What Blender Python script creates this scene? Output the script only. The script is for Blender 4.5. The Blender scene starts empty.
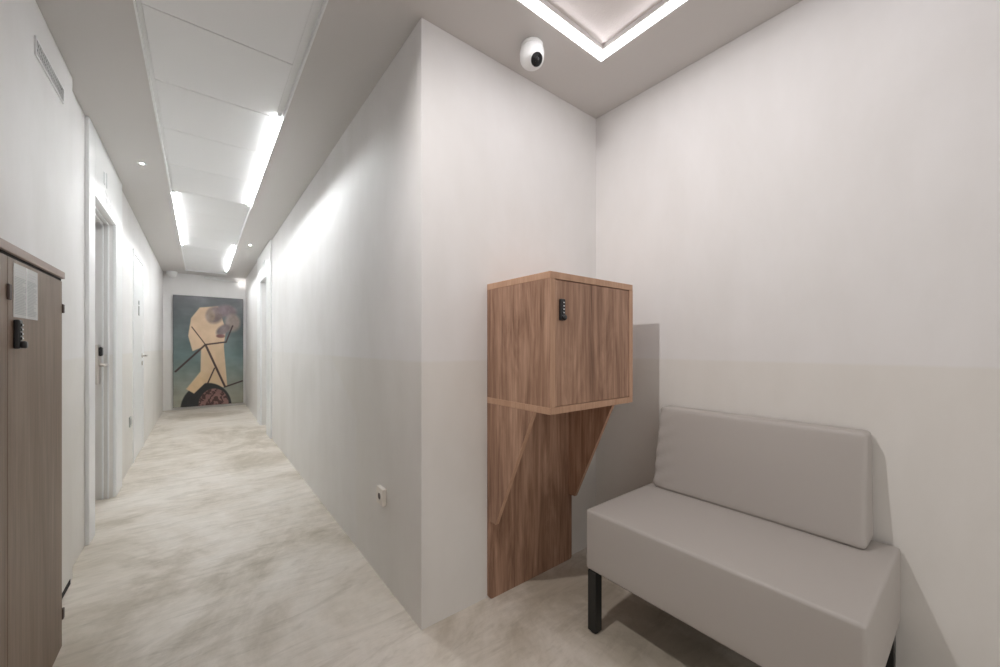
import bpy, bmesh, math, random
import numpy as np
from mathutils import Vector, Matrix
C = bpy.context.scene.collection
random.seed(4)
R = math.radians

# ---------------------------------------------------------------- camera, world, exposure
FOC, YAW, HOR, EYE, CX = 382.38, 0.6673, 346.45, 1.158, 501.5
cd = bpy.data.cameras.new('camera'); cam = bpy.data.objects.new('camera', cd); C.objects.link(cam)
cd.sensor_width = 36.0; cd.lens = FOC*36/1000; cd.clip_start = 0.02
cd.shift_x = -(CX-500)/1000; cd.shift_y = (HOR-333.5)/1000
cam.location = (0, 0, EYE); cam.rotation_euler = (R(90), 0, -YAW)
sc = bpy.context.scene; sc.camera = cam
w = bpy.data.worlds.new('world'); sc.world = w; w.use_nodes = True
w.node_tree.nodes['Background'].inputs[0].default_value = (.78, .765, .755, 1)
w.node_tree.nodes['Background'].inputs[1].default_value = 0.52
vs = sc.view_settings
sc.display_settings.display_device = 'sRGB'
vs.view_transform = 'Standard'; vs.look = 'None'; vs.gamma = 1; vs.use_curve_mapping = False
vs.exposure = 1.32
KEY_W, FRAME_E, TUBE_E, SPOT_W = 37.0, 4.5, 106.0, 0.12     # lamp strengths, used by the lamp builders below

# ---------------------------------------------------------------- materials
def nt(name):
    m = bpy.data.materials.new(name); m.use_nodes = True
    t = m.node_tree; b = t.nodes['Principled BSDF']
    return m, t, b
def mat(name, col, rough=.5, metal=0, bump=0, bscale=200, spec=.5):
    m, t, b = nt(name)
    b.inputs['Base Color'].default_value = (*col, 1); b.inputs['Roughness'].default_value = rough
    b.inputs['Metallic'].default_value = metal; b.inputs['Specular IOR Level'].default_value = spec
    if bump:
        tc = t.nodes.new('ShaderNodeTexCoord'); n = t.nodes.new('ShaderNodeTexNoise'); n.inputs['Scale'].default_value = bscale
        bp = t.nodes.new('ShaderNodeBump'); bp.inputs['Strength'].default_value = bump; bp.inputs['Distance'].default_value = .002
        t.links.new(tc.outputs['Object'], n.inputs['Vector']); t.links.new(n.outputs['Fac'], bp.inputs['Height'])
        t.links.new(bp.outputs['Normal'], b.inputs['Normal'])
    return m
def emit(name, col, s):
    m, t, b = nt(name)
    b.inputs['Base Color'].default_value = (.8, .8, .8, 1)
    b.inputs['Emission Color'].default_value = (*col, 1); b.inputs['Emission Strength'].default_value = s
    return m
def ramp(t, stops):
    r = t.nodes.new('ShaderNodeValToRGB'); e = r.color_ramp.elements
    e[0].position, e[0].color = stops[0][0], (*stops[0][1], 1)
    e[1].position, e[1].color = stops[-1][0], (*stops[-1][1], 1)
    for p, c in stops[1:-1]:
        x = e.new(p); x.color = (*c, 1)
    return r
def noise(t, scale, mapscale=(1, 1, 1), rot=(0, 0, 0), detail=4, rough=.5, dist=0, loc=(0,0,0)):
    tc = t.nodes.new('ShaderNodeTexCoord'); mp = t.nodes.new('ShaderNodeMapping')
    mp.inputs['Scale'].default_value = mapscale; mp.inputs['Rotation'].default_value = rot; mp.inputs['Location'].default_value = loc
    n = t.nodes.new('ShaderNodeTexNoise'); n.inputs['Scale'].default_value = scale
    n.inputs['Detail'].default_value = detail; n.inputs['Roughness'].default_value = rough; n.inputs['Distortion'].default_value = dist
    t.links.new(tc.outputs['Object'], mp.inputs['Vector']); t.links.new(mp.outputs['Vector'], n.inputs['Vector'])
    return n
def mix(t, fac, a, b, mode='MIX'):
    x = t.nodes.new('ShaderNodeMix'); x.data_type = 'RGBA'; x.blend_type = mode
    for s, v in ((0, fac), (6, a), (7, b)):
        if hasattr(v, 'links') or isinstance(v, bpy.types.NodeSocket): t.links.new(v, x.inputs[s])
        elif isinstance(v, tuple): x.inputs[s].default_value = (*v, 1)
        else: x.inputs[s].default_value = v
    return x.outputs[2]
def math_(t, op, a, b=0.0, c=None, clamp=False):
    x = t.nodes.new('ShaderNodeMath'); x.operation = op; x.use_clamp = clamp
    for i, v in enumerate((a, b) if c is None else (a, b, c)):
        if isinstance(v, bpy.types.NodeSocket): t.links.new(v, x.inputs[i])
        else: x.inputs[i].default_value = v
    return x.outputs[0]

def plaster(name, up, low, slanted=False):
    # trowelled plaster: one tone above eye level, a slightly darker, warmer one below, with soft trowel marks
    m, t, b = nt(name)
    tc = t.nodes.new('ShaderNodeTexCoord'); sp = t.nodes.new('ShaderNodeSeparateXYZ'); t.links.new(tc.outputs['Object'], sp.inputs[0])
    z = sp.outputs['Z']; y = sp.outputs['Y']
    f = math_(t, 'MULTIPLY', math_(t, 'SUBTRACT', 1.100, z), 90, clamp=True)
    if slanted:   # the lower tone weakens beyond a slanted edge on the corridor wall
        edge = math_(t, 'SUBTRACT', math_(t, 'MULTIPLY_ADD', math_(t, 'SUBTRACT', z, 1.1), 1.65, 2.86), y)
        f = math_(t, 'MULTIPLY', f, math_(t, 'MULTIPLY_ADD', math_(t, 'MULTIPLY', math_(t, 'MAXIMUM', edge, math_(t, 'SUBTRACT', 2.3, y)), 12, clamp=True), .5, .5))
    n1 = noise(t, 1.6, (1, 1, .7), detail=5, rough=.55, dist=.6)
    n2 = noise(t, 6, (1, 1, .35), detail=6, rough=.6)
    base = mix(t, f, up, low)
    r1 = ramp(t, [(.3, (.93, .925, .915)), (.7, (1.0, 1.0, 1.0))]); t.links.new(n1.outputs['Fac'], r1.inputs[0])
    base = mix(t, 1.0, base, r1.outputs[0], 'MULTIPLY')
    r2 = ramp(t, [(.35, (.97, .968, .962)), (.65, (1, 1, 1))]); t.links.new(n2.outputs['Fac'], r2.inputs[0])
    base = mix(t, 1.0, base, r2.outputs[0], 'MULTIPLY')
    t.links.new(base, b.inputs['Base Color'])
    b.inputs['Roughness'].default_value = .55; b.inputs['Specular IOR Level'].default_value = .3
    bp = t.nodes.new('ShaderNodeBump'); bp.inputs['Strength'].default_value = .05; bp.inputs['Distance'].default_value = .01
    t.links.new(n2.outputs['Fac'], bp.inputs['Height']); t.links.new(bp.outputs['Normal'], b.inputs['Normal'])
    return m

def wood(name, dark, mid, light, scale=1.0, rough=.45):
    # vertical veneer grain: broad figure plus fine pores
    m, t, b = nt(name)
    n1 = noise(t, 10*scale, (1, 1, .13), detail=6, rough=.62, dist=1.9)
    n2 = noise(t, 75*scale, (1, 1, .04), detail=5, rough=.65)
    n3 = noise(t, 3*scale, (1, 1, .15), detail=3, rough=.5, dist=.5, loc=(3, 1, 2))
    fac = math_(t, 'ADD', math_(t, 'MULTIPLY', n1.outputs['Fac'], .45), math_(t, 'MULTIPLY', n2.outputs['Fac'], .38))
    fac = math_(t, 'ADD', fac, math_(t, 'MULTIPLY', n3.outputs['Fac'], .17))
    r = ramp(t, [(.36, dark), (.5, mid), (.64, light)]); t.links.new(fac, r.inputs[0])
    t.links.new(r.outputs[0], b.inputs['Base Color']); b.inputs['Roughness'].default_value = rough
    b.inputs['Specular IOR Level'].default_value = .35
    bp = t.nodes.new('ShaderNodeBump'); bp.inputs['Strength'].default_value = .15; bp.inputs['Distance'].default_value = .001
    t.links.new(n2.outputs['Fac'], bp.inputs['Height']); t.links.new(bp.outputs['Normal'], b.inputs['Normal'])
    return m

def microcement():
    m, t, b = nt('microcement_floor')
    n1 = noise(t, 1.15, (1, .8, 1), (0, 0, R(25)), detail=9, rough=.66, dist=.5)
    n2 = noise(t, 2.6, (.7, 2.6, 1), (0, 0, R(-20)), detail=9, rough=.72, dist=2.2)
    n3 = noise(t, 16, (.7, 2, 1), (0, 0, R(-20)), detail=6, rough=.7, dist=1)
    r1 = ramp(t, [(.40, (.53, .465, .38)), (.5, (.71, .645, .57)), (.60, (.80, .745, .685))]); t.links.new(n1.outputs['Fac'], r1.inputs[0])
    r2 = ramp(t, [(.36, (.82, .81, .78)), (.48, (.97, .97, .96)), (.70, (1.08, 1.08, 1.08))]); t.links.new(n2.outputs['Fac'], r2.inputs[0])
    c = mix(t, .85, r1.outputs[0], r2.outputs[0], 'MULTIPLY')
    r3 = ramp(t, [(.3, (.93, .93, .92)), (.7, (1.03, 1.03, 1.03))]); t.links.new(n3.outputs['Fac'], r3.inputs[0])
    c = mix(t, 1, c, r3.outputs[0], 'MULTIPLY')
    t.links.new(c, b.inputs['Base Color']); b.inputs['Roughness'].default_value = .42; b.inputs['Specular IOR Level'].default_value = .4
    bp = t.nodes.new('ShaderNodeBump'); bp.inputs['Strength'].default_value = .1; bp.inputs['Distance'].default_value = .01
    t.links.new(n2.outputs['Fac'], bp.inputs['Height']); t.links.new(bp.outputs['Normal'], b.inputs['Normal'])
    return m

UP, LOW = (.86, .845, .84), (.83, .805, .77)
M = dict(
    wall=plaster('wall_plaster', UP, LOW), wall_c=plaster('corridor_plaster', UP, LOW, True),
    ceil=mat('ceiling_paint', (.66, .635, .615), .8, bump=.05), floor=microcement(),
    white=mat('white_lacquer', (.88, .885, .88), .35), trim=mat('white_metal_trim', (.85, .85, .85), .4),
    tile=mat('white_ceiling_panel', (.89, .89, .89), .45), cavity=mat('cavity_paint', (.35, .34, .33), .9),
    walnut=wood('walnut_veneer', (.17, .088, .056), (.37, .215, .142), (.58, .37, .26)),
    band=wood('walnut_edge_band', (.45, .265, .17), (.53, .325, .215), (.60, .385, .265), 1.5),
    taupe=wood('taupe_laminate', (.155, .105, .073), (.215, .152, .11), (.28, .205, .15), .8),
    taupe_band=mat('taupe_edge', (.42, .33, .29), .5), dark=mat('dark_gap', (.012, .01, .01), .8),
    vinyl=mat('greige_vinyl', (.46, .425, .395), .52, bump=.12, bscale=900),
    blackmetal=mat('black_powder_coat', (.012, .013, .012), .45), black=mat('black_plastic', (.015, .015, .016), .3),
    chrome=mat('satin_nickel', (.62, .58, .54), .3, 1), silver=mat('silver_mark', (.7, .71, .72), .4),
    glass=mat('black_glass', (.01, .01, .012), .08), cream=mat('cream_plastic', (.84, .79, .72), .35),
    plastic=mat('white_plastic', (.85, .85, .84), .3), hinge=mat('brown_hinge', (.08, .05, .04), .5),
    paper=mat('laminated_paper', (.66, .66, .64), .25), ink=mat('grey_ink', (.27, .28, .28), .5), ink2=mat('pale_ink', (.42, .43, .43), .5),
    fabric=mat('acoustic_fabric', (.80, .75, .73), .9, bump=.5, bscale=150), canvas=mat('canvas_edge', (.10, .09, .085), .8),
    signgrey=mat('sign_grey', (.30, .30, .29), .5), signpale=mat('sign_pale', (.62, .63, .63), .5), louvre=mat('louvre_grey', (.50, .51, .49), .5),
    frame_led=emit('frame_led', (.98, .965, 1.0), FRAME_E), tube_led=emit('tube_led', (.95, .985, 1.0), TUBE_E), end_led=emit('end_led', (1, .98, .95), 4), spot_led=emit('spot_led', (1, .98, .95), 60),
)

# ---------------------------------------------------------------- mesh helpers
def box(bm, x0, x1, y0, y1, z0, z1, bev=0, seg=2):
    vsx = [bm.verts.new(p) for p in ((x0,y0,z0),(x1,y0,z0),(x1,y1,z0),(x0,y1,z0),(x0,y0,z1),(x1,y0,z1),(x1,y1,z1),(x0,y1,z1))]
    fs = [bm.faces.new([vsx[i] for i in q]) for q in ((0,3,2,1),(4,5,6,7),(0,1,5,4),(1,2,6,5),(2,3,7,6),(3,0,4,7))]
    if bev:
        es = list({e for f in fs for e in f.edges})
        bmesh.ops.bevel(bm, geom=es, offset=bev, segments=seg, affect='EDGES', profile=.5)
    return bm
def prism(bm, pts, axis, a, b):
    # polygon in the plane across `axis`, extruded from a to b
    def P(p, t): return {'x': (t, p[0], p[1]), 'y': (p[0], t, p[1]), 'z': (p[0], p[1], t)}[axis]
    A = [bm.verts.new(P(p, a)) for p in pts]; B = [bm.verts.new(P(p, b)) for p in pts]
    bm.faces.new(A); bm.faces.new(B[::-1]); n = len(pts)
    for i in range(n): bm.faces.new((A[i], B[i], B[(i+1) % n], A[(i+1) % n]))
    bmesh.ops.recalc_face_normals(bm, faces=bm.faces)
    return bm
def lathe(bm, prof, seg=32, mtx=None):
    # profile of (radius, height) spun about Z
    rings = []
    for r, z in prof:
        if r < 1e-6: rings.append([bm.verts.new((0, 0, z))])
        else: rings.append([bm.verts.new((r*math.cos(2*math.pi*i/seg), r*math.sin(2*math.pi*i/seg), z)) for i in range(seg)])
    new = [v for r in rings for v in r]
    for a, b in zip(rings, rings[1:]):
        for i in range(seg):
            j = (i+1) % seg
            if len(a) == 1 and len(b) == 1: continue
            if len(a) == 1: bm.faces.new((a[0], b[i], b[j]))
            elif len(b) == 1: bm.faces.new((a[i], a[j], b[0]))
            else: bm.faces.new((a[i], a[j], b[j], b[i]))
    if mtx is not None: bmesh.ops.transform(bm, matrix=mtx, verts=new)
    bmesh.ops.recalc_face_normals(bm, faces=bm.faces)
    return bm
def aim(loc, d):
    return Matrix.Translation(loc) @ Vector(d).to_track_quat('Z', 'Y').to_matrix().to_4x4()
def NB(): return bmesh.new()
def obj(name, bm, m, parent=None, smooth=False):
    me = bpy.data.meshes.new(name); bm.to_mesh(me); bm.free(); me.materials.append(m)
    if smooth:
        me.polygons.foreach_set('use_smooth', [True]*len(me.polygons))
    o = bpy.data.objects.new(name, me); C.objects.link(o)
    if parent:
        o.parent = parent; o.matrix_parent_inverse = Matrix.Translation(parent.location).inverted()
    return o
def smooth_by_angle(o, deg=35):
    me = o.data; bm = bmesh.new(); bm.from_mesh(me)
    for f in bm.faces: f.smooth = True
    for e in bm.edges:
        if len(e.link_faces) == 2 and e.calc_face_angle(0) > R(deg): e.smooth = False
    bm.to_mesh(me); bm.free(); return o
def thing(name, label, cat, loc=(0, 0, 0), group=None):
    o = bpy.data.objects.new(name, None); C.objects.link(o); o.location = loc; o.empty_display_size = .05
    return tag(o, label, cat, group)
def tag(o, label, cat, group=None):
    o['label'] = label; o['category'] = cat
    if group: o['group'] = group
    return o
def struct(name, bm, m):
    o = obj(name, bm, m); o['kind'] = 'structure'; return o
def dup(o, loc, label=None):
    r = o.copy(); C.objects.link(r); r.location = loc
    if label: r['label'] = label
    for ch in list(o.children):
        c = ch.copy(); C.objects.link(c); c.parent = r
        for g in ch.children:
            d = g.copy(); C.objects.link(d); d.parent = c
    return r

# ---------------------------------------------------------------- the setting
H = 2.5; XA, YB, XR, YE, Y0 = .709, 1.427, 1.834, 9.15, -1.7
XL, XL2 = -.502, -.527
TR = dict(x0=-.205, x1=.39, y0=-1.0, y1=8.75)            # recess over the corridor
CF = dict(x0=.88, x1=1.4795, y0=-.08, y1=1.1217)         # recess over the seat

struct('floor', box(NB(), -.75, 2.0, Y0-.1, YE+.1, -.1, 0), M['floor'])
b = NB()
box(b, -.75, TR['x0'], Y0-.1, YE+.1, H, H+.16)
box(b, TR['x0'], TR['x1'], TR['y1'], YE+.1, H, H+.16); box(b, TR['x0'], TR['x1'], Y0-.1, TR['y0'], H, H+.16)
box(b, TR['x1'], CF['x0'], Y0-.1, YE+.1, H, H+.16)
box(b, CF['x0'], CF['x1'], CF['y1'], YE+.1, H, H+.16); box(b, CF['x0'], CF['x1'], Y0-.1, CF['y0'], H, H+.16)
box(b, CF['x1'], 2.0, Y0-.1, YE+.1, H, H+.16)
box(b, -.75, 2.0, Y0-.1, YE+.1, H+.16, H+.2)
struct('ceiling', b, M['ceil'])

b = NB()   # left wall: the near stretch stands 25 mm proud; a doorway is recessed into it
box(b, -.75, XL, Y0, 2.83, 0, H); box(b, -.75, XL2, 2.83, 3.40, 0, H)
box(b, -.75, XL2, 3.40, 4.15, 2.09, H); box(b, -.75, -.66, 3.40, 4.15, 0, 2.09)
box(b, -.75, XL2, 4.15, YE, 0, H)
struct('wall_left', b, M['wall'])
b = NB()
box(b, XA, XA+.14, YB, 5.92, 0, H); box(b, XA, XA+.14, 5.92, 6.6, 2.1, H); box(b, XA+.1, XA+.14, 5.92, 6.6, 0, 2.1)
box(b, XA, XA+.14, 6.6, YE, 0, H)
struct('wall_corridor', b, M['wall_c'])
struct('wall_nook', box(NB(), XA+.14, XR, YB, YB+.12, 0, H), M['wall'])
struct('wall_right', box(NB(), XR, XR+.12, Y0, YB+.12, 0, H), M['wall'])
struct('wall_end', box(NB(), -.75, XA+.14, YE, YE+.1, 0, H), M['wall'])
b = NB()                                                    # unseen back wall, left open to let world light in as added fill
box(b, -.75, -.35, Y0-.1, Y0, 0, H); box(b, 1.7, XR+.12, Y0-.1, Y0, 0, H); box(b, -.35, 1.7, Y0-.1, Y0, 2.4, H)
struct('wall_back', b, M['wall'])
b = NB(); t_ = .007                                         # bright metal lip round the corridor recess
for (xa, xb, ya, yb) in ((TR['x0'], TR['x0']+t_, TR['y0'], TR['y1']), (TR['x1']-t_, TR['x1'], TR['y0'], TR['y1']),
                         (TR['x0']+t_, TR['x1']-t_, TR['y1']-t_, TR['y1'])):
    box(b, xa, xb, ya, yb, H-.004, H+.05)
struct('trim_1', b, M['trim'])
b = NB(); box(b, .353, TR['x1']-t_, TR['y0'], TR['y1']-t_, 2.525, 2.530); box(b, TR['x0']+t_, -.184, TR['y0'], TR['y1']-t_, 2.525, 2.530)
struct('trim_5', b, M['tile'])

# ---- doors
def surround(bm, xf, xb, ys, yo0, yo1, ye, zo):
    lo, hi = min(xf, xb), max(xf, xb)
    box(bm, lo, hi, ys, yo0, 0, H-.001, .003, 1); box(bm, lo, hi, yo1, ye, 0, H-.001, .003, 1)
    box(bm, lo, hi, yo0-.001, yo1+.001, zo, H-.0015)
def door_left():
    b = NB(); surround(b, -.508, XL2, 3.24, 3.40, 4.15, 4.44, 2.09)
    for x0, x1 in ((-.556, -.547), (-.585, -.577)):          # rebates of the far and near jamb
        box(b, x0, x1, 4.138, 4.15, 0, 2.09); box(b, x0, x1, 3.40, 3.412, 0, 2.09); box(b, x0, x1, 3.412, 4.138, 2.078, 2.09)
    t = struct('door_frame_1', b, M['white']); t.name = 'trim_2'
    d = struct('door_1', box(NB(), -.66, -.62, 3.405, 4.145, .008, 2.085, .002, 1), M['white'])
    p = obj('lock_plate', box(NB(), -.62, -.586, 4.02, 4.09, .88, 1.17, .004), M['chrome'], d)
    obj('card_reader', box(NB(), -.590, -.566, 4.03, 4.08, 1.085, 1.155, .012, 3), M['glass'], p)
    b = NB(); lathe(b, [(0, 0), (.013, 0), (.011, .05), (0, .05)], 20, aim((-.595, 4.06, 1.02), (1, 0, 0)))
    lathe(b, [(0, 0), (.010, 0), (.0085, .12), (0, .122)], 20, aim((-.548, 4.07, 1.02), (0, -1, 0)))
    obj('handle', b, M['chrome'], p, True)
    obj('edge_seal', box(NB(), -.6195, -.612, 4.012, 4.0195, .87, 1.18), M['dark'], p)
    t = thing('door_sign', 'pale grey upright marks on the white panel over the nearest left door', 'sign', (-.508, 3.7, 2.25))
    for ya, yb, zb in ((3.66, 3.70, 2.33), (3.74, 3.77, 2.35)): obj('mark', box(NB(), -.508, -.506, ya, yb, 2.25, zb), M['signpale'], t)
    b = NB()
    for i in range(5): box(b, -.508, -.506, 3.70+i*.05, 3.725+i*.05, 2.14, 2.215)
    box(b, -.5075, -.5062, 3.69, 3.94, 2.175, 2.185)
    tag(obj('door_plate', b, M['trim']), 'faint white relief grid just above the nearest left doorway', 'sign')
door_left()
def door_left_far():
    b = NB()
    ya, yb, zt = 5.28, 6.03, 2.09
    box(b, XL2-.001, XL2+.010, ya-.04, ya, 0, zt+.04); box(b, XL2-.001, XL2+.010, yb, yb+.04, 0, zt+.04); box(b, XL2-.001, XL2+.010, ya, yb, zt, zt+.04)
    struct('trim_3', b, M['white'])
    d = struct('door_2', box(NB(), XL2-.001, XL2+.006, ya+.003, yb-.003, .006, zt-.003, .002, 1), M['white'])
    b = NB(); lathe(b, [(0, 0), (.026, 0), (.026, .008), (.011, .01), (.010, .05), (0, .05)], 24, aim((XL2+.006, 5.93, 1.055), (1, 0, 0)))
    lathe(b, [(0, 0), (.010, 0), (.009, .13), (0, .132)], 16, aim((XL2+.05, 5.94, 1.055), (0, -1, 0)))
    obj('handle', b, M['chrome'], d, True)
    obj('key_rose', lathe(NB(), [(0, 0), (.025, 0), (.025, .008), (0, .009)], 24, aim((XL2+.006, 5.93, .97), (1, 0, 0))), M['chrome'], d, True)
    t = thing('pictogram_sign', 'grey dot over bar pictogram on the far white left door', 'sign', (XL2+.006, 5.66, 1.49))
    obj('bar', box(NB(), XL2+.006, XL2+.010, 5.63, 5.69, 1.49, 1.595, .002, 1), M['signgrey'], t)
    obj('dot', lathe(NB(), [(0, 0), (.025, 0), (.025, .004), (0, .004)], 24, aim((XL2+.006, 5.66, 1.63), (1, 0, 0))), M['signgrey'], t)
door_left_far()
def door_right():
    b = NB(); surround(b, XA-.02, XA, 5.56, 5.92, 6.6, 6.95, 2.1)
    struct('trim_4', b, M['white'])
    struct('door_3', box(NB(), XA+.06, XA+.1, 5.925, 6.595, .006, 2.097, .002, 1), M['white'])
    t = thing('door_sign', 'pale marks on the panel over the door in the right corridor wall', 'sign', (XA-.02, 6.15, 2.22))
    for ya, yb in ((6.05, 6.12), (6.2, 6.26)): obj('mark', box(NB(), XA-.023, XA-.02, ya, yb, 2.22, 2.33), M['signpale'], t)
door_right()
def low_panel():
    t = thing('access_panel', 'narrow white wall panel showing past the brown cabinet edge', 'panel', (XL, 2.5, 0))
    obj('panel', box(NB(), XL, XL+.003, 2.3, 2.765, .024, 1.455), M['wall'], t)
    obj('recessed_foot', box(NB(), XL, XL+.005, 2.31, 2.765, 0, .024), M['dark'], t)
low_panel()

# ---------------------------------------------------------------- lamps and ceiling fittings
seams = [-.99, -.45, .09, .63, 1.0, 1.54, 2.08, 2.625, 3.17, 3.78, 4.39, 4.98, 5.55, 6.13, 6.72, 7.3, 7.9, 8.49]
plabel = {2.08: 'white ceiling panel just beyond the darkest seam, before the tubes begin',
          2.625: 'white ceiling panel beside the near end of the long right tube',
          3.17: 'white ceiling panel beside the middle of the long right tube',
          3.78: 'white ceiling panel beside the far end of the long right tube',
          1.54: 'nearest white ceiling panel, cut by the top edge of the photo',
          8.49: 'last narrow ceiling panel against the end of the recess'}
for a, c in zip(seams, seams[1:]+[8.738]):
    if a < 1.0: continue
    lab = plabel.get(a, 'white ceiling panel beside the left tube' if a < 6.1 else 'white ceiling panel beside the farthest right tube')
    if a == 1.0: continue
    o = obj('ceiling_panel', box(NB(), -.183, .352, a+.002, c-.002, 2.521, 2.536, .0015, 1), M['tile'])
    tag(o, lab, 'ceiling panel', 'white panels in the corridor ceiling recess')
# the two panels just out of frame carry the key downlight between them
for a, c in ((-.99, .09), (.09, 1.54)):
    tag(obj('ceiling_panel', box(NB(), -.183, .352, a+.002, c-.002, 2.521, 2.536, .0015, 1), M['tile']),
        'white ceiling panel above the frame of the photo', 'ceiling panel', 'white panels in the corridor ceiling recess')
def tube(x, ya, yb, label):
    t = thing('light_tube', label, 'light', (x, (ya+yb)/2, H), 'light tubes in the corridor recess')
    obj('diffuser', box(NB(), x-.004, x+.004, ya, yb, 2.5094, 2.5108), M['tube_led'], t)
    obj('housing', box(NB(), x-.0035, x+.0035, ya, yb, 2.5109, 2.5235), M['plastic'], t)
    for ye, s in ((ya, -1), (yb, 1)):
        obj('end_cap', box(NB(), x-.010, x+.010, min(ye, ye+s*.02), max(ye, ye+s*.02), 2.506, 2.527, .002, 1), M['plastic'], t)
tube(.366, 2.58, 4.38, 'nearest and longest bright light tube on the right edge of the recess')
tube(-.186, 4.42, 6.62, 'bright light tube on the left edge of the recess')
tube(.366, 6.3, 8.45, 'farthest light tube on the right edge of the recess')

def downlight(x, y, z, label, r=.010, watts=None, aim_at=None, cone=172, blend=.5):
    t = thing('downlight', label, 'light', (x, y, z), 'small recessed downlights')
    obj('trim_ring', lathe(NB(), [(r, 0), (r+.018, 0), (r+.016, -.004), (r, -.004), (r, 0)], 32, Matrix.Translation((x, y, z))), M['trim'], t, True)
    obj('lens', lathe(NB(), [(0, -.003), (r, -.003), (r, -.001), (0, -.001)], 24, Matrix.Translation((x, y, z))), M['spot_led'], t)
    l = bpy.data.lights.new('downlight_beam', 'SPOT'); l.energy = watts or SPOT_W; l.spot_size = R(cone); l.spot_blend = blend; l.color = (1, .97, .96); l.shadow_soft_size = r
    o = bpy.data.objects.new('downlight_beam', l); C.objects.link(o); o.location = (x, y, z-.012)
    if aim_at: o.rotation_euler = (Vector(aim_at)-o.location).to_track_quat('-Z', 'Y').to_euler()
downlight(-.335, 3.83, H, 'small bright downlight in the left ceiling strip')
downlight(.517, 6.03, H, 'small downlight in the right ceiling strip')
downlight(.0, .96, 2.528, 'downlight in the recess above the camera, outside the photo', .035, KEY_W, (1.834, .85, .9), 100, 1.0)

def end_lamp():
    t = thing('wall_lamp', 'thin white rail lamp with bright end above the artwork', 'lamp', (.35, YE, 2.43))
    b = NB(); lathe(b, [(0, 0), (.012, 0), (.012, .56), (0, .56)], 16, aim((.05, YE-.06, 2.455), (1, 0, -.09)))
    obj('rail', b, M['trim'], t, True)
    for x in (.12, .5): obj('bracket', box(NB(), x-.01, x+.01, YE-.055, YE, 2.415-(x-.5)*.09, 2.435-(x-.5)*.09), M['trim'], t)
    obj('lit_end', lathe(NB(), [(0, 0), (.018, .004), (.022, .03), (.018, .056), (0, .06)], 20, aim((.605, YE-.06, 2.405), (1, 0, -.09))), M['end_led'], t, True)
end_lamp()
def frame_light():
    t = thing('ceiling_light', 'square ceiling light with pale blue glowing border over the seat', 'light', ((CF['x0']+CF['x1'])/2, .52, H))
    w_ = .036; x0, x1, y0, y1 = CF['x0'], CF['x1'], CF['y0'], CF['y1']
    b = NB()
    box(b, x0, x1, y1-w_, y1, H-.002, H+.006); box(b, x0, x1, y0, y0+w_, H-.002, H+.006)
    box(b, x0, x0+w_, y0+w_, y1-w_, H-.002, H+.006); box(b, x1-w_, x1, y0+w_, y1-w_, H-.002, H+.006)
    obj('glowing_border', b, M['frame_led'], t)
    b = NB(); g = w_
    box(b, x0+g, x1-g, y1-g-.004, y1-g, H+.008, H+.04); box(b, x0+g, x1-g, y0+g, y0+g+.004, H+.008, H+.04)
    box(b, x0+g, x0+g+.004, y0+g+.004, y1-g-.004, H+.008, H+.04); box(b, x1-g-.004, x1-g, y0+g+.004, y1-g-.004, H+.008, H+.04)
    obj('inner_frame', b, M['ceil'], t)
    obj('centre_panel', box(NB(), x0+g+.004, x1-g-.004, y0+g+.004, y1-g-.004, H+.03, H+.04), M['fabric'], t)
frame_light()

def turret(x, y, label, s=1.0, look=(-.35, -1.0, -.75)):
    t = thing('security_camera', label, 'camera', (x, y, H))
    T = Matrix.Translation((x, y, H)) @ Matrix.Scale(s, 4)
    prof = [(0, 0), (.046, 0), (.049, -.004), (.049, -.012), (.047, -.016)]
    obj('base_ring', lathe(NB(), prof+[(0, -.016)], 40, T), M['plastic'], t, False)
    prof = [(.046, -.016), (.051, -.021), (.0545, -.036), (.053, -.062)]
    for i in range(1, 11):
        a = i/10*math.pi/2; prof.append((.053*math.cos(a), -.062-.040*math.sin(a)))
    h = obj('housing', lathe(NB(), prof, 40, T), M['plastic'], t, True)
    d = Vector(look).normalized(); c = Vector((x, y, H-.055*s))
    b = lathe(NB(), [(0, .0), (.027*s, 0), (.027*s, .057*s), (.021*s, .060*s), (0, .060*s)], 32, aim(c, d))
    f = obj('lens_face', b, M['glass'], h, True); smooth_by_angle(f)
    obj('lens', lathe(NB(), [(0, .060*s), (.010*s, .060*s), (.009*s, .0625*s), (0, .064*s)], 24, aim(c, d)), M['black'], f, True)
    obj('lens_ring', lathe(NB(), [(.0265*s, .054*s), (.031*s, .0535*s), (.029*s, .0575*s), (.0265*s, .057*s)], 32, aim(c, d)), M['plastic'], h, True)
    return t
turret(1.160, 1.253, 'white dome security camera with black lens above the wood cabinet', 1.0, (-.30, -1.2, -1.12))
def detector(x, y):
    t = thing('smoke_detector', 'tiny white domed detector on the ceiling above the artwork left corner', 'detector', (x, y, H))
    T = Matrix.Translation((x, y, H))
    obj('base', lathe(NB(), [(0, 0), (.075, 0), (.078, -.006), (.076, -.018), (0, -.018)], 36, T), M['plastic'], t, False)
    obj('dome', lathe(NB(), [(.074, -.018), (.074, -.045), (.068, -.070), (.052, -.092), (.030, -.105), (0, -.11)], 36, T), M['plastic'], t, True)
detector(-.40, 9.03)

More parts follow.
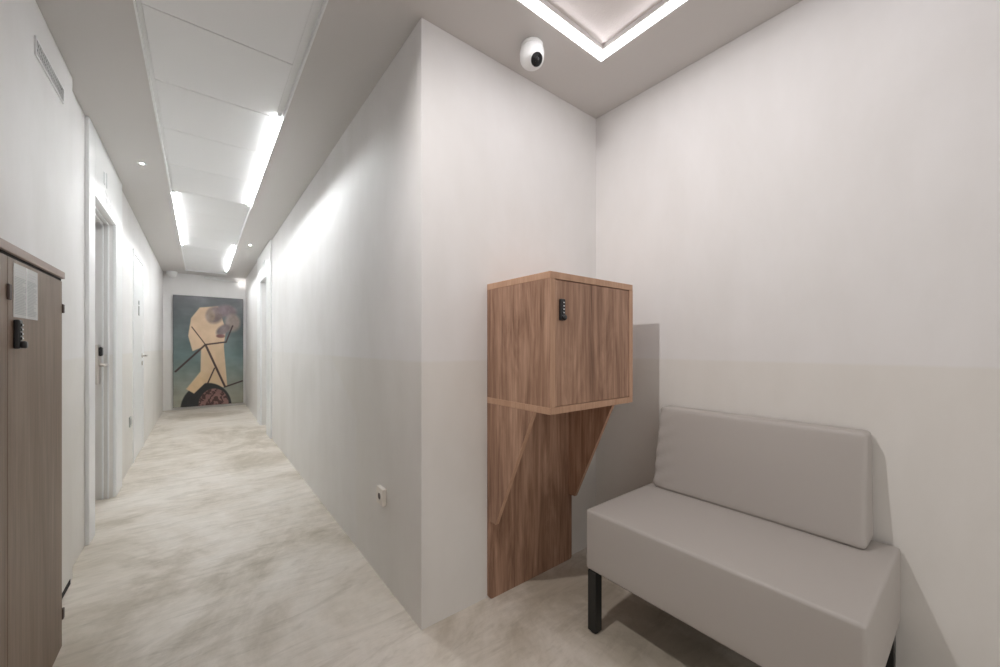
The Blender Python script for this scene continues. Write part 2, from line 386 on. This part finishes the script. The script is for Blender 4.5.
# ---------------------------------------------------------------- bench
def bench():
    x0, x1, y0, y1, zb, zt = 1.240, 1.822, .1754, 1.018, .2512, .493
    t = thing('bench', 'low greige upholstered bench with backrest on black legs', 'bench', ((x0+x1)/2, (y0+y1)/2, 0))
    def cushion(name, fn, nx, ny, nz, bev):
        b = NB(); vs_ = {}
        for i in range(nx+1):
            for j in range(ny+1):
                for k in range(nz+1):
                    if i in (0, nx) or j in (0, ny) or k in (0, nz): vs_[i, j, k] = b.verts.new(fn(i/nx, j/ny, k/nz))
        def q(*ids): b.faces.new([vs_[i] for i in ids])
        for i in range(nx):
            for j in range(ny):
                q((i,j,0),(i,j+1,0),(i+1,j+1,0),(i+1,j,0)); q((i,j,nz),(i+1,j,nz),(i+1,j+1,nz),(i,j+1,nz))
        for i in range(nx):
            for k in range(nz):
                q((i,0,k),(i+1,0,k),(i+1,0,k+1),(i,0,k+1)); q((i,ny,k),(i,ny,k+1),(i+1,ny,k+1),(i+1,ny,k))
        for j in range(ny):
            for k in range(nz):
                q((0,j,k),(0,j,k+1),(0,j+1,k+1),(0,j+1,k)); q((nx,j,k),(nx,j+1,k),(nx,j+1,k+1),(nx,j,k+1))
        bmesh.ops.recalc_face_normals(b, faces=b.faces)
        o = obj(name, b, M['vinyl'], t, True)
        return o
    def ss(u, e):                                            # parameter that bunches rows near the edges
        return u
    def rnd(p, lo, hi, r):                                   # round a box corner by radius r
        q = [min(max(p[i], lo[i]+r), hi[i]-r) for i in range(3)]
        d = Vector([p[i]-q[i] for i in range(3)])
        n = max(abs(c) for c in d)
        if n < 1e-9: return Vector(p)
        if sum(abs(c) > 1e-9 for c in d) == 1: return Vector(p)
        m_ = d.length
        return Vector(q) + d*(min(r, n*1.0)/m_ if m_ > 0 else 0)
    def spread(u, L, r, n):                                  # grid line positions with extra lines inside the rounded margin
        return u
    def grid(n, L, r):
        inner = [r + (L-2*r)*i/n for i in range(n+1)]
        e = [0, r*.3, r*.6]
        return e + inner + [L-x for x in e[::-1]]
    lo, hi, r = (x0, y0, zb), (x1, y1, zt), .012
    gx, gy, gz = grid(14, x1-x0, r), grid(20, y1-y0, r), grid(6, zt-zb, r)
    def seat(u, v, w_):
        i, j, k = round(u*(len(gx)-1)), round(v*(len(gy)-1)), round(w_*(len(gz)-1))
        p = (x0+gx[i], y0+gy[j], zb+gz[k]); P = rnd(p, lo, hi, r)
        a = (p[0]-x0)/(x1-x0); c = (p[1]-y0)/(y1-y0); d = (p[2]-zb)/(zt-zb)
        if d > .5: P.z += .006*math.sin(math.pi*a)*math.sin(math.pi*c)*(d-.5)*2
        P.x -= .003*math.sin(math.pi*c)*math.sin(math.pi*d)*(1-a)
        return P
    cushion('seat', seat, len(gx)-1, len(gy)-1, len(gz)-1, 0)
    b = NB()                                                 # dark board under the upholstery
    box(b, x0+.015, x1-.015, y0+.015, y1-.015, zb-.006, zb+.01)
    obj('base_board', b, M['blackmetal'], t)
    # backrest: a tall cushion leaning against the wall
    by0, by1, zt2 = .240, .985, .870
    g2x, g2y, g2z = grid(4, .13, .018), grid(30, by1-by0, .018), grid(26, zt2-zt-.003, .018)
    def back(u, v, w_):
        i, j, k = round(u*(len(g2x)-1)), round(v*(len(g2y)-1)), round(w_*(len(g2z)-1))
        lo2, hi2 = (0, 0, 0), (.13, by1-by0, zt2-zt-.003)
        p = (g2x[i], g2y[j], g2z[k]); P = rnd(p, lo2, hi2, .018)
        f = P.z/(zt2-zt); c = P.y/(by1-by0); s = (1-P.x/.13)
        fx = 1.684 + .066*f; bx = 1.826
        X = fx + (bx-fx)*P.x/.13
        X -= .008*s*math.sin(math.pi*c)*math.sin(math.pi*min(1, f))
        # creases gathered near the end of the cushion beside the cabinet
        if c > .86: X += .006*s*math.sin(f*34+c*40)*((c-.86)/.14)*(1-f*.3)
        return Vector((X, by0+P.y - .010*f*(c-.5)*2*.5, zt+.001+P.z))
    cushion('backrest', back, len(g2x)-1, len(g2y)-1, len(g2z)-1, 0)
    for cx in (x0+.022, x1-.045):
        for cy in (y0+.03, y1-.03):
            b = NB(); box(b, cx-.02, cx+.02, cy-.02, cy+.02, .006, zb-.002, .0015, 1)
            box(b, cx-.018, cx+.045 if cx < 1.5 else cx+.018, cy-.018, cy+.018, zb-.018, zb-.002)
            l = obj('leg', b, M['blackmetal'], t)
            obj('glide', lathe(NB(), [(0, 0), (.016, 0), (.016, .007), (0, .007)], 20, Matrix.Translation((cx, cy, 0))), M['black'], l)
bench()

# ---------------------------------------------------------------- combination lock (shared by both cabinets)
def lock(parent, mtx):
    # local frame: X right, Y up, Z out of the door
    def put(bm): bmesh.ops.transform(bm, matrix=mtx, verts=bm.verts); return bm
    body = obj('combination_lock', put(box(NB(), -.013, .013, -.042, .042, 0, .013, .004, 2)), M['black'], parent)
    for i in range(4):
        z = .027-i*.013
        d = obj('dial', put(lathe(NB(), [(0, -.007), (.0065, -.007), (.0065, .007), (0, .007)], 14, Matrix.Translation((.0, z, .0095)) @ Matrix.Rotation(R(90), 4, 'Y'))), M['black'], body)
        obj('digit_mark', put(box(NB(), -.0035, .0035, z-.0022, z+.0022, .0158, .0166)), M['silver'], d)
    obj('knob', put(lathe(NB(), [(0, 0), (.011, 0), (.011, .009), (.009, .012), (0, .012)], 24, Matrix.Translation((0, -.030, .012)))), M['black'], body, True)
    return body

# ---------------------------------------------------------------- wall cabinet on its stand
def wall_cabinet():
    x0, x1, yf, yw, zb, zt = 1.0396, 1.582, 1.021, 1.426, .898, 1.4445
    t = thing('wall_cabinet', 'walnut locker cabinet on a bracketed stand panel beside the bench', 'cabinet', ((x0+x1)/2, yw, 0))
    th = .027
    b = NB()
    box(b, x0, x0+th, yf+.0008, yw, zb+th, zt-th); box(b, x1-th, x1, yf+.0008, yw, zb+th, zt-th)
    box(b, x0+th, x1-th, yw-.012, yw, zb+th, zt-th)
    obj('side_panels', b, M['walnut'], t)
    obj('top_board', box(NB(), x0-.0008, x1+.0008, yf, yw, zt-th, zt, .0012, 1), M['band'], t)
    obj('bottom_board', box(NB(), x0-.0008, x1+.0008, yf, yw, zb, zb+th, .0012, 1), M['band'], t)
    for xa, xb in ((x0-.0006, x0+th), (x1-th, x1+.0006)): obj('edge_band', box(NB(), xa, xb, yf-.0003, yf+.0008, zb+th, zt-th), M['band'], t)
    d = obj('door', box(NB(), x0+th+.002, x1-th-.002, yf+.0015, yf+.020, zb+th+.002, zt-th-.003, .001, 1), M['walnut'], t)
    obj('shadow_gap', box(NB(), x0+th, x1-th, yf+.021, yf+.024, zb+th, zt-th), M['dark'], t)
    lock(d, Matrix.Translation((x0+.060, yf+.0015, 1.300)) @ Matrix.Rotation(R(90), 4, 'X'))
    # stand: back panel with rounded foot corner
    px0, px1, r = x0, x1+.015, .012; pts = [(px0, zb), (px0, r), (px0+.004, .004), (px0+r, 0), (px1-r, 0), (px1-.004, .004), (px1, r), (px1, zb)]
    obj('back_panel', prism(NB(), pts, 'y', 1.406, yw), M['walnut'], t)
    tri = [(1.406, zb), (1.115, zb), (1.364, .358), (1.406, .358)]; th = .019
    for xa in (x0, px1-th-.006):
        k = obj('bracket', prism(NB(), tri, 'x', xa, xa+th), M['walnut'], t)
        dy, dz = tri[2][0]-tri[1][0], tri[2][1]-tri[1][1]; L = math.hypot(dy, dz); ny, nz = dz/L*.001, -dy/L*.001
        e = [tri[1], tri[2], (tri[2][0]+ny, tri[2][1]+nz), (tri[1][0]+ny, tri[1][1]+nz)]
        obj('edge_strip', prism(NB(), e, 'x', xa, xa+th), M['band'], k)
wall_cabinet()

# ---------------------------------------------------------------- brown cabinet on the left
def tall_cabinet():
    xf, xb, y0, y1, zt = -.42, XL, .62, 2.218, 1.446
    t = thing('low_cabinet', 'taupe wood cabinet with lock and notice along the left wall', 'cabinet', ((xf+xb)/2, (y0+y1)/2, 0))
    obj('carcass', box(NB(), xb+.021, xf-.02, y0, y1-.003, .0, zt-.034), M['taupe'], t)
    obj('top_board', box(NB(), xb+.021, xf+.006, y0, y1+.006, zt-.026, zt, .0015, 1), M['taupe_band'], t)
    obj('top_gap', box(NB(), xb+.021, xf-.003, y0, y1-.001, zt-.034, zt-.026), M['dark'], t)
    obj('door_gap', box(NB(), xf-.0205, xf-.016, y0, y1-.004, .0, zt-.034), M['dark'], t)
    cuts = [.65, 1.166, 1.682, 2.215]
    doors = []
    for i, (a, c) in enumerate(zip(cuts, cuts[1:])):
        doors.append(obj('door', box(NB(), xf-.018, xf, a+.0015, c-.0015, .0, zt-.036, .001, 1), M['taupe'], t))
    far = doors[-1]
    for (z0, z1) in ((1.288, 1.322), (.100, .140)):
        b = NB(); box(b, xf-.01, xf+.004, 2.213, 2.232, z0, z1, .002, 1); obj('hinge', b, M['hinge'], far)
    obj('hinge', box(NB(), xf-.001, xf+.006, 1.674, 1.692, 1.288, 1.332, .002, 1), M['hinge'], doors[-2])
    F = Matrix(((0, 0, 1, xf), (1, 0, 0, 1.732), (0, 1, 0, 1.193), (0, 0, 0, 1)))
    l = lock(far, F)
    # notice: two laminated columns of small print, header strip above
    n = thing('notice_sheet', 'pale laminated two column notice stuck above the black lock', 'notice', (xf, 1.822, 1.24))
    # follow the photo: upper edge level, 20 x 15 cm
    sheet = obj('sheet', box(NB(), xf+.0002, xf+.0014, 1.722, 1.925, 1.243, 1.398), M['paper'], n)
    for c0, c1 in ((1.730, 1.820), (1.828, 1.918)):
        b = NB()
        z = 1.358
        while z > 1.252:
            e = c1 - random.choice((0, .004, .012, .03))
            box(b, xf+.0014, xf+.0017, c0, e, z, z+.0022); z -= .0046
        obj('small_print', b, M['ink'], sheet)
        b = NB()
        for z in (1.366, 1.374, 1.382):
            box(b, xf+.0014, xf+.0017, c0, c1-.02*random.random(), z, z+.004)
        obj('heading_print', b, M['ink2'], sheet)
    b = NB(); box(b, xf+.0014, xf+.0019, 1.822, 1.826, 1.243, 1.398)
    obj('divider', b, M['plastic'], sheet)
tall_cabinet()

# ---------------------------------------------------------------- small wall fittings
def vent():
    x = XL; y0, y1, z0, z1 = 2.265, 2.65, 2.282, 2.354
    t = thing('vent_grille', 'white vent grille with crossed slats high on the left wall', 'vent', (x, (y0+y1)/2, z0))
    b = NB(); f = .008
    box(b, x, x+.006, y0, y1, z0, z0+f); box(b, x, x+.006, y0, y1, z1-f, z1); box(b, x, x+.006, y0, y0+f, z0+f, z1-f); box(b, x, x+.006, y1-f, y1, z0+f, z1-f)
    obj('frame', b, M['trim'], t)
    obj('dark_back', box(NB(), x, x+.001, y0+f, y1-f, z0+f, z1-f), M['dark'], t)
    b = NB(); n = 18; hh = z1-z0-2*f
    for i in range(n):
        y = y0+f+(y1-y0-2*f-.03)*i/(n-1)
        for s in (0, 1):
            ya, yb = (y, y+.026) if s else (y+.026, y)
            prism(b, [(ya, z0+f), (ya+.003, z0+f), (yb+.003, z1-f), (yb, z1-f)], 'x', x+.001, x+.003+.001*s)
    obj('lattice', b, M['trim'], t)
vent()
def socket():
    # wall socket on the corridor wall
    x = XA; y, z = 1.842, .425
    t = thing('wall_socket', 'cream power socket low on the corridor wall near the corner', 'socket', (x, y, z-.04))
    f = obj('plate', box(NB(), x-.020, x, y-.041, y+.041, z-.041, z+.041, .003, 2), M['cream'], t)
    b = lathe(NB(), [(0, 0), (.0, 0), (.022, 0), (.022, .0012), (.019, .0012), (.019, .0004), (0, .0004)], 32, aim((x-.020, y, z), (-1, 0, 0)))
    obj('well_rim', b, M['cream'], f, True)
    obj('well', lathe(NB(), [(0, 0), (.0155, 0), (.0155, .0009), (0, .0009)], 32, aim((x-.0202, y, z), (-1, 0, 0))), M['hinge'], f)
socket()
def far_plate():
    t = thing('wall_outlet', 'small grey outlet low on the left wall before the far door', 'socket', (XL2, 5.05, .39))
    obj('plate', box(NB(), XL2, XL2+.010, 4.99, 5.07, .395, .49, .002, 1), M['louvre'], t)
    obj('insert', box(NB(), XL2+.010, XL2+.012, 5.005, 5.055, .415, .47), M['signgrey'], t)
far_plate()

# ---------------------------------------------------------------- artwork at the end of the corridor
def artwork():
    x0, x1, z0, z1, yf = -.388, .668, .045, 2.095, YE-.045
    t = thing('painting', 'large unframed abstract canvas in peach, grey and teal at corridor end', 'painting', ((x0+x1)/2, YE, z0))
    obj('stretcher', box(NB(), x0, x1, yf, YE, z0, z1, .003, 1), M['canvas'], t)
    nx, nz = 190, 300
    U, V = np.meshgrid(np.linspace(0, 1, nx), np.linspace(0, 1, nz))           # u right, v down
    rs = np.random.RandomState(3)
    def fbm(sx, sy, o=4):
        out = np.zeros_like(U); amp = 1; tot = 0
        for k in range(o):
            gx, gy = int(sx*2**k)+2, int(sy*2**k)+2
            g = rs.rand(gy+1, gx+1); x = U*(gx-1); y = V*(gy-1); i = x.astype(int); j = y.astype(int); fx = x-i; fy = y-j
            fx = fx*fx*(3-2*fx); fy = fy*fy*(3-2*fy)
            out += amp*((g[j, i]*(1-fx)+g[j, i+1]*fx)*(1-fy)+(g[j+1, i]*(1-fx)+g[j+1, i+1]*fx)*fy); tot += amp; amp *= .5
        return out/tot-.5
    N1, N2, N3 = fbm(3, 4), fbm(10, 14), fbm(4, 20)
    col = np.zeros(U.shape+(3,))
    top, midc, lowc = np.array((112, 113, 116.)), np.array((104, 122, 121.)), np.array((156, 154, 138.))
    k = np.clip(V*1.9, 0, 1)[..., None]; k2 = np.clip((V-.55)*2.6, 0, 1)[..., None]
    col = top*(1-k)+midc*k; col = col*(1-k2)+lowc*k2
    col += (N1*50+N3*24)[..., None]
    def lay(mask, c, soft=None, grain=22):
        nonlocal col
        a = np.clip(mask, 0, 1)[..., None]
        col = col*(1-a)+(np.array(c, float)+(N2*grain+N1*grain)[..., None])*a
    A = .68/1.0
    def ell(cx, cy, rx, ry, rot=0, s=.03):
        dx, dy = (U-cx), (V-cy)*1.9; c, s_ = math.cos(rot), math.sin(rot)
        X, Y = dx*c+dy*s_, -dx*s_+dy*c
        return (1-np.sqrt((X/rx)**2+(Y/(ry*1.9))**2))/s
    def seg(ax, ay, bx, by, w_, s=.006):
        px, py = U-ax, (V-ay)*1.94; vx, vy = bx-ax, (by-ay)*1.94; L = vx*vx+vy*vy
        q = np.clip((px*vx+py*vy)/L, 0, 1); d = np.hypot(px-q*vx, py-q*vy)
        return (w_-d)/s
    peach = (218, 190, 160)
    def poly(pts, s=.012):
        inside = np.zeros(U.shape, bool); dist = np.full(U.shape, 9.0); n = len(pts)
        for i in range(n):
            (ax, ay), (bx, by) = pts[i], pts[(i+1) % n]
            hit = ((ay > V) != (by > V)) & (U < (bx-ax)*(V-ay)/((by-ay) or 1e-9)+ax); inside ^= hit
            px, py, vx, vy = U-ax, (V-ay)*1.94, bx-ax, (by-ay)*1.94
            q = np.clip((px*vx+py*vy)/(vx*vx+vy*vy), 0, 1); dist = np.minimum(dist, np.hypot(px-q*vx, py-q*vy))
        return np.where(inside, dist, -dist)/s+.5
    # leaning slab, column and foot of warm peach
    lay(poly([(.24, .20), (.36, .10), (.62, .08), (.74, .30), (.70, .48), (.44, .45), (.26, .50), (.20, .36)]), peach)
    lay(poly([(.38, .44), (.70, .40), (.76, .84), (.44, .84), (.37, .70)]), (212, 184, 152))
    lay(poly([(.20, .82), (.38, .68), (.62, .74), (.56, .84), (.28, .90)]), (214, 186, 150))
    # mauve-grey stones stacked at the upper right
    for cx, cy, rx, ry, ro, c in ((.58, .16, .15, .10, .4, (128, 112, 110)), (.76, .12, .17, .07, .2, (122, 108, 112)), (.84, .23, .14, .10, 0, (158, 144, 136)),
                                  (.70, .30, .09, .08, .8, (118, 104, 104)), (.52, .17, .07, .07, 0, (150, 132, 118)), (.66, .36, .08, .02, 0, (120, 78, 74))):
        lay(ell(cx, cy, rx, ry, ro, .35), tuple(q+14 for q in c), grain=60)
    # charcoal arch with a rosy speckled disc at the foot
    lay(ell(.46, 1.02, .37, .23, 0, .04), (42, 42, 42), grain=10)
    lay(poly([(.17, .84), (.36, .72), (.46, .78), (.28, .885)]), (212, 182, 144))
    lay(ell(.56, 1.0, .225, .155, 0, .05), (140, 104, 98)); sp = (fbm(34, 44, 2) > .03)*1.0
    lay(np.minimum(np.clip(ell(.56, 1.0, .225, .155, 0, .05), 0, 1), sp), (74, 50, 46), grain=10)
    # dark crossing bars
    for s_ in ((.03, .68, .44, .44, .013), (.44, .44, .25, .28, .008), (.44, .44, .74, .415, .012), (.74, .415, .84, .26, .010), (.44, .44, .72, .83, .014), (.72, .84, .99, .79, .012), (.57, .66, .47, .80, .010)):
        lay(seg(*s_[:4], s_[4]*1.35), (62, 44, 42), grain=12)
    lay(seg(.45, .45, .72, .82, .004), (128, 98, 92))
    col = np.clip(col, 0, 255)/255
    lin = np.where(col <= .04045, col/12.92, ((col+.055)/1.055)**2.4)
    me = bpy.data.meshes.new('painted_surface')
    P = np.stack([x0+.004+(x1-x0-.008)*U, np.full_like(U, yf-.0015), z1-.004-(z1-z0-.008)*V], -1).reshape(-1, 3)
    I = np.arange(nx*nz).reshape(nz, nx)
    F = np.stack([I[:-1, :-1], I[1:, :-1], I[1:, 1:], I[:-1, 1:]], -1).reshape(-1, 4)
    me.from_pydata(P.tolist(), [], F.tolist())
    ca = me.color_attributes.new('paint', 'FLOAT_COLOR', 'POINT')
    ca.data.foreach_set('color', np.concatenate([lin.reshape(-1, 3), np.ones((nx*nz, 1))], 1).astype(np.float32).ravel())
    m, tr, b = nt('oil_paint'); at_ = tr.nodes.new('ShaderNodeVertexColor'); at_.layer_name = 'paint'
    tr.links.new(at_.outputs[0], b.inputs['Base Color']); b.inputs['Roughness'].default_value = .55
    me.materials.append(m)
    o = bpy.data.objects.new('painted_surface', me); C.objects.link(o); o.parent = t; o.matrix_parent_inverse = Matrix.Translation(t.location).inverted()
artwork()
